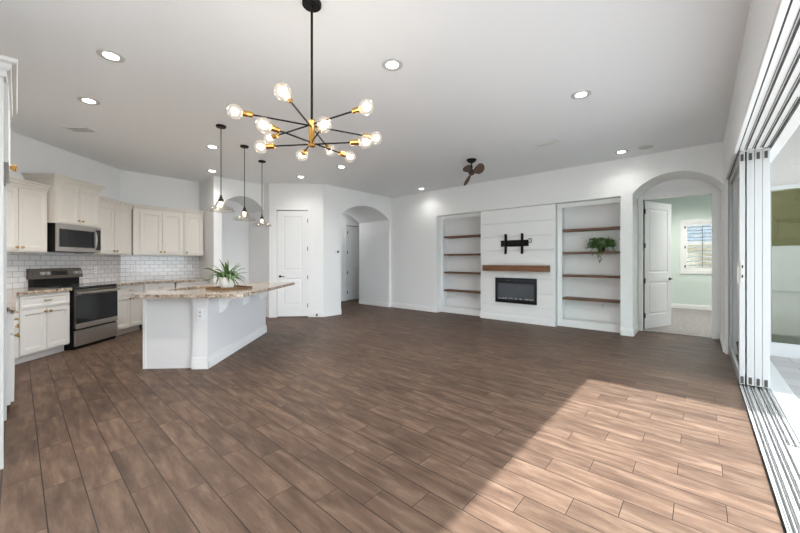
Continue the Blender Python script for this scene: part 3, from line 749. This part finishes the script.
def crown_mesh(x0, x1, y, z0, z1, ends=(1, 1), depth=.3, X=None):
    """stepped crown along front (y = face) with mitred end returns"""
    bm = B(); h = z1 - z0; pr = [(0, 0), (.012, .0), (.014, .3), (.03, .45), (.034, .7), (.055, .8), (.058, 1.0), (-.02, 1.0), (-.02, 0)]
    e0, e1 = ends; cols = []
    for o, k in pr:
        z = z0 + h * k
        cols.append([(x0 - (o if e0 else 0), y + o, z), (x1 + (o if e1 else 0), y + o, z)])
    V = [[bm.verts.new(p) for p in c_] for c_ in cols]
    n = len(V)
    for i in range(n): j = (i + 1) % n; bm.faces.new((V[i][0], V[i][1], V[j][1], V[j][0]))
    for e, xx in ((0, x0), (1, x1)):
        if ends[e]:
            bk = []
            for (o, k), c_ in zip(pr, V):
                bk.append(bm.verts.new((xx + (o if e else -o), y - depth, z0 + h * k)))
            for i in range(n): j = (i + 1) % n; bm.faces.new((V[i][e], bk[i], bk[j], V[j][e]))
            bm.faces.new(bk)
        else: bm.faces.new([c_[e] for c_ in V])
    bmesh.ops.recalc_face_normals(bm, faces=bm.faces); return bm
def cabinet(name, label, org, ang, w, depth, z0, z1, m, doors=(), drawers=(), crown=None, toe=False, body=None, knobm='knob'):
    """local frame: x along the wall from org, y out of the wall, z up"""
    t = thing(name, label, 'cabinet', (org[0], org[1], 0), ang)
    bm = B()
    if body: prism(bm, body, z0 + (.1 if toe else 0), z1, 'z')
    else:
        box(bm, 0, w, .004, depth, z0 + (.1 if toe else 0), z1)
    obj('cabinet_body', bm, m, t)
    if toe: 
        bm = B(); box(bm, .0, w, .004, depth - .07, 0, z0 + .1); obj('toe_kick', bm, m, t)
    for (a, b, c, d, ks) in doors:
        dr = obj('cabinet_door', mirrored(door_mesh(a, b, c, d, -depth - .02)), m, t)
        kz = c + .045 if z0 > 1 else d - .045
        kx = b - .03 if ks == 'b' else a + .03
        obj('door_knob', knob_mesh(kx, depth + .02, kz), knobm, dr, True, label='brass knob')
    for (a, b, c, d) in drawers:
        dr = obj('drawer_front', mirrored(door_mesh(a, b, c, d, -depth - .02, fw=.028)), m, t)
        obj('drawer_pull', pull_mesh((a + b) / 2, depth + .02, (c + d) / 2), knobm, dr, True, label='brass pull')
    if crown: obj('crown_moulding', crown_mesh(0, w, depth, crown[0], crown[1], crown[2], depth - .01), m, t)
    return t
UZ0, UZ1, UC = 1.41, 2.29, 2.385
# the range wall runs from D(0,0); local x = s measured from the given s
cabinet('upper_cabinet', 'cream upper cabinet left of the microwave, beside the tall white panel', D(1.80, 0), -45, .90, .31, UZ0, 2.27, 'cream',
        [(.02, .40, UZ0 + .02, 2.25, 'b'), (.41, .79, UZ0 + .02, 2.25, 'a')], crown=(2.27, 2.37, (0, 0)))
cabinet('upper_cabinet', 'raised cream upper cabinet directly above the microwave', D(1.005, 0), -45, .785, .40, 1.845, 2.44, 'cream',
        [(.02, .39, 1.865, 2.42, 'b'), (.40, .765, 1.865, 2.42, 'a')], crown=(2.44, 2.54, (1, 1)))
cabinet('upper_cabinet', 'cream two-door upper cabinet right of the microwave on the angled wall', D(.145, 0), -45, .85, .31, UZ0, UZ1, 'cream',
        [(.06, .435, UZ0 + .02, UZ1 - .02, 'b'), (.445, .83, UZ0 + .02, UZ1 - .02, 'a')], crown=(UZ1, UC, (0, 0)),
        body=[(-.10, .006), (.85, .004), (.85, .31), (.0, .31)])
cabinet('upper_cabinet', 'cream two-door upper cabinet at the start of the straight kitchen wall', (SX, 2.335), -90, .845, .31, UZ0, UZ1, 'cream',
        [(.02, .375, UZ0 + .02, UZ1 - .02, 'b'), (.385, .745, UZ0 + .02, UZ1 - .02, 'a')], crown=(UZ1, UC, (0, 0)),
        body=[(0, .004), (.95, .004), (.85, .31), (0, .31)])
cabinet('upper_cabinet', 'cream single-door upper cabinet next to the kitchen column', (SX, 2.72), -90, .38, .31, UZ0, UZ1, 'cream',
        [(.02, .36, UZ0 + .02, UZ1 - .02, 'b')], crown=(UZ1, UC, (0, 0)))
# base cabinets
cabinet('base_cabinet', 'pale two-door base cabinet with one drawer left of the range', D(1.79, 0), -45, .73, .60, 0, .868, 'lcream',
        [(.015, .345, .12, .67, 'b'), (.352, .685, .12, .67, 'a')], [(.015, .685, .69, .85)], toe=True)
cabinet('base_cabinet', 'pale two-door base cabinet with one drawer right of the range', D(.25, 0), -45, .71, .60, 0, .868, 'lcream',
        [(.03, .355, .12, .67, 'b'), (.362, .695, .12, .67, 'a')], [(.03, .695, .69, .85)], toe=True)
cabinet('base_cabinet', 'pale base cabinet with drawer along the straight wall, behind the island', (SX, 2.10), -90, .50, .60, 0, .868, 'lcream',
        [(.015, .245, .12, .67, 'b'), (.252, .485, .12, .67, 'a')], [(.015, .485, .69, .85)], toe=True)
cabinet('base_cabinet', 'pale base cabinet with drawer next to the kitchen column, behind the island', (SX, 2.72), -90, .60, .60, 0, .868, 'lcream',
        [(.015, .29, .12, .67, 'b'), (.30, .585, .12, .67, 'a')], [(.015, .585, .69, .85)], toe=True)
# left run along wall_left (faces +Y), seen edge-on
FY = WY
dp = -.035 - FY
cabinet('base_cabinet', 'white base cabinet seen edge-on behind the tall panel, nearest one', (-4.90, FY), 0, .62, dp, 0, .868, 'lcream',
        [(.01, .30, .12, .67, 'b'), (.31, .61, .12, .67, 'a')], [(.01, .61, .69, .85)], toe=True)
cabinet('base_cabinet', 'white base cabinet seen edge-on farther along the left run', (-5.60, FY), 0, .69, dp, 0, .868, 'lcream',
        [(.01, .34, .12, .67, 'b'), (.35, .68, .12, .67, 'a')], [(.01, .68, .69, .85)], toe=True)
# tall refrigerator enclosure
t = thing('tall_refrigerator_cabinet', 'tall white refrigerator enclosure with crown at the left edge', 'cabinet', (-4.25, FY, 0))
pw = 1.01; pdp = -.055 - FY
bm = B(); box(bm, pw - .045, pw, .004, pdp, 0, 2.44, .002); obj('side_panel', bm, 'tallwhite', t)
bm = B(); box(bm, 0, .04, .004, pdp, 0, 2.44, .002); obj('side_panel', bm, 'tallwhite', t)
bm = B(); box(bm, .04, pw - .045, .004, pdp - .002, 1.90, 2.44); obj('cabinet_body', bm, 'tallwhite', t)
for a, b, ks in ((.05, .495, 'b'), (.505, .955, 'a')):
    dr = obj('cabinet_door', mirrored(door_mesh(a, b, 1.92, 2.42, -pdp - .02)), 'tallwhite', t)
    obj('door_knob', knob_mesh(b - .03 if ks == 'b' else a + .03, pdp + .02, 1.97), 'brass', dr, True, label='brass knob')
obj('crown_moulding', crown_mesh(0, pw, pdp, 2.435, 2.545, (1, 1), pdp - .01), 'tallwhite', t)

# counters
CT0, CT1 = .868, .91
bm = B(); p = [D(.965, .004), D(.965, .64), D(.64 * math.tan(radians(22.5)), .64), (SX + .64, 2.735), (SX + .004, 2.735), (SX + .004, C0[1] + .003)]
prism(bm, p, CT0, CT1, 'z'); tag(obj('countertop', bm, 'granite'), 'speckled granite countertop right of the range, running to the column', 'countertop')
yq = -.005; xq = -7.15 + .64 * sqrt(2) - yq
bm = B(); p = [D(1.785, .004), D(2.85, .004), (-4.262, FY + .004), (-4.262, yq), (xq, yq), D(1.785, .64)]
prism(bm, p, CT0, CT1, 'z'); tag(obj('countertop', bm, 'granite'), 'speckled granite countertop left of the range, wrapping to the tall panel', 'countertop')
# backsplash tiles
bm = B(); box(bm, 0, 2.85, 0, .010, CT1, 1.41, 0); 
o = obj('backsplash', bm, 'tile', loc=(C0[0], C0[1], 0), rz=-45); tag(o, 'white subway tile backsplash behind the range', 'backsplash', kind='structure')
bm = B(); box(bm, -(SY - C0[1]), 0, 0, .010, CT1, 1.41, 0); 
o = obj('backsplash', bm, 'tile', loc=(C0[0], C0[1], 0), rz=-90); tag(o, 'white subway tile backsplash on the straight wall behind the island', 'backsplash', kind='structure')
p = D(.0, 0)
plate((SX + .012, 1.56, 1.15), 90, .115, .115, 'two-gang outlet on the tile near the kitchen corner')
plate((SX + .012, 2.55, 1.15), 90, .07, .115, 'outlet on the tile near the kitchen column')
q = D(.60, .012); plate((q[0], q[1], 1.13), 135, .07, .115, 'outlet on the tile right of the range')

# ------------------------------------------------------------------ range and microwave
q = D(.978, 0)
t = thing('electric_range', 'freestanding stainless and black electric range with open black glass door front', 'range', (q[0], q[1], 0), -45)
t['label'] = 'freestanding stainless electric range with dark glass oven door'
RW = .79; RD = .64
bm = B(); box(bm, .003, RW - .003, .02, RD, .0, .885); obj('oven_body', bm, 'black', t)
bm = B(); box(bm, 0, RW, .02, RD + .02, .885, .915, .004); obj('cooktop', bm, 'blackgloss', t)
bm = B()
for x, y, r in ((.2, .2, .08), (.58, .2, .1), (.2, .46, .1), (.58, .46, .08)): lathe(bm, [(r - .003, .916), (r, .9165), (r, .915), (r - .003, .915)], (x, y, 0), 28, True)
obj('burner_rings', bm, 'fireglass', t)
bm = B(); box(bm, .03, RW - .01, .015, .085, .915, 1.04); obj('back_riser', bm, 'black', t)
bm = B(); prism(bm, [(.015, 1.03), (.125, 1.03), (.085, 1.18), (.015, 1.18)], 0.0, RW + .015, 'x'); obj('control_panel', bm, 'slate', t)
nrm = Vector((0, .15, .04)).normalized()
def onp(x, k): return Vector((x, .125 - .04 * k, 1.03 + .15 * k))
bm = B(); R_ = Matrix.Translation(onp(.40, .52)) @ Matrix.Rotation(math.atan2(.04, .15), 4, 'X'); box(bm, -.13, .13, -.002, .003, -.035, .035, 0, R_); obj('display', bm, 'blackgloss', t)
for x in (.07, .135, .60, .68):
    bm = B(); a = onp(x, .5); tube(bm, a, a + nrm * .03, .027, 16, .022); obj('burner_knob', bm, 'alu', t, True)
bm = B(); box(bm, .005, RW - .005, RD, RD + .03, .31, .79, .004); od = obj('oven_door', bm, 'slate', t)
bm = B(); box(bm, .006, RW - .006, RD + .028, RD + .033, .372, .788, .001); obj('oven_window', bm, 'darkglass', od)
bm = B(); tube(bm, (.02, RD + .075, .825), (RW - .02, RD + .075, .825), .017, 14); 
for x in (.05, RW - .05): box(bm, x - .015, x + .015, RD, RD + .07, .81, .84)
obj('oven_handle', bm, 'steel', od, True)
bm = B(); box(bm, .005, RW - .005, RD, RD + .022, .79, .875, .003); obj('front_band', bm, 'slate', t)
bm = B(); box(bm, .005, RW - .005, RD + .029, RD + .035, .30, .375, .001); obj('door_lower_trim', bm, 'steel', t)
bm = B(); tube(bm, (RW * .5, RD + .034, .335), (RW * .5, RD + .037, .335), .012, 14); obj('round_badge', bm, 'alu', t)
bm = B(); box(bm, .005, RW - .005, RD, RD + .03, .05, .275, .004); obj('storage_drawer', bm, 'steel', t)
q = D(1.012, 0)
t = thing('microwave', 'stainless over-the-range microwave with dark window', 'microwave', (q[0], q[1], 0), -45)
MW = .765; MD = .40
bm = B(); box(bm, 0, MW, .012, MD, 1.43, 1.843, .003); obj('microwave_body', bm, 'black', t)
bm = B(); box(bm, 0, MW, MD, MD + .03, 1.435, 1.84, .004); md = obj('microwave_door', bm, 'steel', t)
bm = B(); box(bm, .13, MW - .03, MD + .028, MD + .033, 1.50, 1.765, .001); obj('door_glass', bm, 'darkglass', md)
bm = B(); box(bm, .01, .105, MD + .028, MD + .033, 1.47, 1.80, .001); obj('keypad', bm, 'blackgloss', md)
bm = B(); 
for i in range(10):
    a = radians(-80 + 16 * i); b = radians(-80 + 16 * (i + 1)); 
    tube(bm, (.135, MD + .03 + .04 * cos(a), 1.635 + .15 * sin(a)), (.135, MD + .03 + .04 * cos(b), 1.635 + .15 * sin(b)), .010, 10)
obj('microwave_handle', bm, 'steel', md, True)

# ------------------------------------------------------------------ island
IO = (-4.409, 1.516)
isl = thing('kitchen_island', 'white kitchen island with paneled end, thick knee wall and corbels', 'kitchen island', (IO[0], IO[1], 0), 135)
# local x = away from camera along the island, local y = towards the range wall
bm = B(); box(bm, .05, 2.08, .185, .765, .0, .64); box(bm, .05, .09, .185, .765, .64, CT0); box(bm, 2.04, 2.08, .185, .765, .64, CT0); box(bm, .09, 2.04, .762, .765, .64, CT0); box(bm, .04, .065, .74, .776, 0, CT0, .003); obj('cabinet_body', bm, 'island', isl)
bm = B(); box(bm, .012, 2.10, .012, .185, 0, CT0); obj('knee_wall', bm, 'island', isl)
bm = B()
for x0, x1, y0, y1 in ((0, 2.115, 0, .012), (0, .012, 0, .19), (2.10, 2.115, 0, .19)):
    box(bm, x0, x1, y0, y1, 0, .135, .003); box(bm, x0 - .004, x1 + .004, y0 - .004, y1, 0, .09, .003)
obj('baseboard', bm, 'trim', isl)
bm = B(); box(bm, -.006, .03, -.002, .195, .80, CT0, .004); box(bm, -.002, .03, .0, .19, .775, .80, .003); obj('post_cap', bm, 'trim', isl)
def corbel(x):
    bm = B(); pts = [(0, .62), (0, CT0), (-.22, CT0), (-.22, .83), (-.19, .80), (-.15, .79), (-.11, .77), (-.09, .73), (-.085, .69), (-.06, .66), (-.03, .63)]
    prism(bm, [(y + .012, z) for y, z in pts], x - .03, x + .03, 'x'); obj('corbel', bm, 'trim', isl)
for x in (.35, 1.12, 1.85): corbel(x)
bm = B(); box(bm, -.006, .012, .055, .125, .59, .725, .003); op = obj('outlet_cover', bm, 'plastic', isl)
for z in (.635, .68):
    bm = B(); box(bm, -.0075, -.005, .078, .102, z - .011, z + .011, .001); obj('socket', bm, 'slot', op)
for i in range(3):
    a = .10 + i * .62; obj('cabinet_door', door_mesh(a, a + .60, .12, .84, 0).copy() if False else (lambda b: (xf(b.verts, Matrix.Translation((0, .765, 0))), b)[1])(mirrored(door_mesh(a, a + .6, .12, .84, -.02))), 'island', isl)
HA, HB = .38, 1.06
bm = B(); prism(bm, [(-.17, .66), (-.17, -.36), (-.12, -.45), (HA, -.481), (HA, .82), (-.06, .82)], CT0, CT1, 'z')
prism(bm, [(HB, -.497), (2.05, -.52), (2.12, -.46), (2.12, .82), (HB, .82)], CT0, CT1, 'z')
prism(bm, [(HA, -.481), (HB, -.497), (HB, .44), (HA, .44)], CT0, CT1, 'z'); prism(bm, [(HA, .74), (HB, .74), (HB, .82), (HA, .82)], CT0, CT1, 'z')
ct = obj('island_countertop', bm, 'granite', loc=(IO[0], IO[1], 0), rz=135); tag(ct, 'speckled beige granite top overhanging the white island', 'countertop')
# undermount sink
t = thing('island_sink', 'stainless undermount sink let into the island countertop left of the tray', 'sink', (IO[0], IO[1], CT0), 135)
bm = B(); A_, B_, C_, D_ = HA - .006, HB + .006, .434, .746
for a, b, c, d in ((A_ - .012, A_, C_ - .012, D_ + .012), (B_, B_ + .012, C_ - .012, D_ + .012), (A_, B_, C_ - .012, C_), (A_, B_, D_, D_ + .012)): box(bm, a, b, c, d, -.19, -.001)
box(bm, A_, B_, C_, D_, -.19, -.18); obj('basin', bm, 'steel', t)
bm = B(); lathe(bm, [(0, -.178), (.04, -.177), (.045, -.18), (0, -.18)], ((HA + HB) / 2, .6, 0), 20); obj('drain', bm, 'slate', t)

# tray and plant
def cam2w(lat, dep): 
    a = radians(YAW); return (dep * -sin(a) + lat * cos(a), dep * cos(a) + lat * sin(a))
q = cam2w(-2.345, 4.66)
t = thing('serving_tray', 'rectangular dark wooden tray under the potted plant on the island', 'tray', (q[0], q[1], CT1), 100)
bm = B(); box(bm, -.22, .22, -.18, .18, 0, .01, .003); obj('tray_base', bm, 'traywood', t)
bm = B()
for a, b, c, d in ((-.225, .225, -.185, -.17), (-.225, .225, .17, .185), (-.225, -.21, -.17, .17), (.21, .225, -.17, .17)): box(bm, a, b, c, d, .0, .032, .004)
obj('tray_rim', bm, 'traywood', t)
q = cam2w(-2.35, 4.60)
t = thing('potted_plant', 'leafy green plant in a white ceramic pot on the island tray', 'plant', (q[0], q[1], CT1 + .0105))
bm = B(); lathe(bm, [(0, 0), (.068, 0), (.080, .010), (.096, .08), (.103, .150), (.098, .154), (.093, .147), (.085, .07), (.0, .06)], n=36); obj('pot', bm, 'ceramic', t, True)
bm = B(); lathe(bm, [(0, .132), (.093, .128), (.088, .10), (0, .10)], n=20); obj('soil', bm, 'soil', t)
def leafblade(bm, base, az, L, w, rise, droop, n=7):
    prev = None; dirv = Vector((cos(az), sin(az), 0)); sd = Vector((-sin(az), cos(az), 0))
    for i in range(n + 1):
        s = i / n; p = Vector(base) + dirv * (L * s * (1 - .12 * s)) + Vector((0, 0, max(-.10, rise * s - droop * s * s)))
        ww = w * (sin(pi * min(1, s * .9 + .1)) ** .7) * (1 - s * .35) if i < n else 0.0005
        tw = sd + Vector((0, 0, .25 * sin(az * 3)))
        a = bm.verts.new(p - tw * ww); m_ = bm.verts.new(p - Vector((0, 0, ww * .45))); b = bm.verts.new(p + tw * ww)
        if prev: bm.faces.new((prev[0], prev[1], m_, a)); bm.faces.new((prev[1], prev[2], b, m_))
        prev = (a, m_, b)
bm = B()
for i in range(70):
    az = 2 * pi * i / 70 * 9.0 + random.uniform(-.3, .3); L = random.uniform(.20, .34)
    up = random.random()
    leafblade(bm, (random.uniform(-.04, .04), random.uniform(-.04, .04), .125), az, L * (1.0 if up < .85 else .6), random.uniform(.014, .024), random.uniform(.17, .36) + (.02 if up > .85 else 0), random.uniform(.12, .36) * (1 if up < .85 else .3))
sol = obj('foliage', bm, 'leaf', t, True)
# trailing ivy on the shelf
t = thing('trailing_plant', 'bushy trailing green plant in the right niche, spilling over its shelf', 'plant', (-1.40, 7.34, 1.4735))
bm = B(); lathe(bm, [(0, 0), (.055, 0), (.065, .07), (.068, .10), (.06, .10), (.055, .06), (0, .05)], n=20); obj('pot', bm, 'bronze', t, True)
bm = B()
def leaf(bm, c, s, q):
    pts = [(0, -1, 0), (.55, -.35, .1), (.6, .2, .12), (0, 1.1, -.15), (-.6, .2, .12), (-.55, -.35, .1)]
    X = Matrix.Translation(c) @ q.to_matrix().to_4x4()
    vs = [bm.verts.new(X @ (Vector(p) * s)) for p in pts]; m_ = bm.verts.new(X @ Vector((0, 0, -.1 * s)))
    for i in range(6): bm.faces.new((vs[i], vs[(i + 1) % 6], m_))
from mathutils import Euler
def rq(): return Euler((random.uniform(-1.2, 1.2) + 1.0, random.uniform(-.9, .9), random.uniform(0, 6.3))).to_quaternion()
for i in range(420):
    a = random.uniform(0, 2 * pi); e = random.uniform(-.25, 1); r = .17 * random.uniform(.55, 1.0)
    leaf(bm, (r * cos(a) * sqrt(max(0, 1 - e * e * .8)) * 1.25, max(-.16, min(.12, r * sin(a) * .62 - .015)), .10 + r * e * .85), random.uniform(.016, .026), rq())
for x, n in ((-.19, 5), (-.10, 8), (.0, 16), (.02, 14), (.12, 6), (.20, 7), (-.02, 10)):
    for k in range(n): leaf(bm, (x + random.uniform(-.018, .018), -.155 + random.uniform(-.012, .01), .06 - k * .0165), random.uniform(.012, .02), rq())
for k in range(16): leaf(bm, (random.uniform(-.28, .27), random.uniform(-.1, .02), .16 + random.uniform(-.1, .12)), .013, rq())
fo = obj('foliage', bm, 'leaf2', t, True); fo.scale = (1.15, 1.0, 1.15)
bm = B()
for i in range(14):
    a = random.uniform(0, 2 * pi); tube(bm, (0, 0, .07), (.16 * cos(a), .07 * sin(a) - .03, .10 + random.uniform(0, .1)), .002, 5)
obj('stems', bm, 'leaf', t)
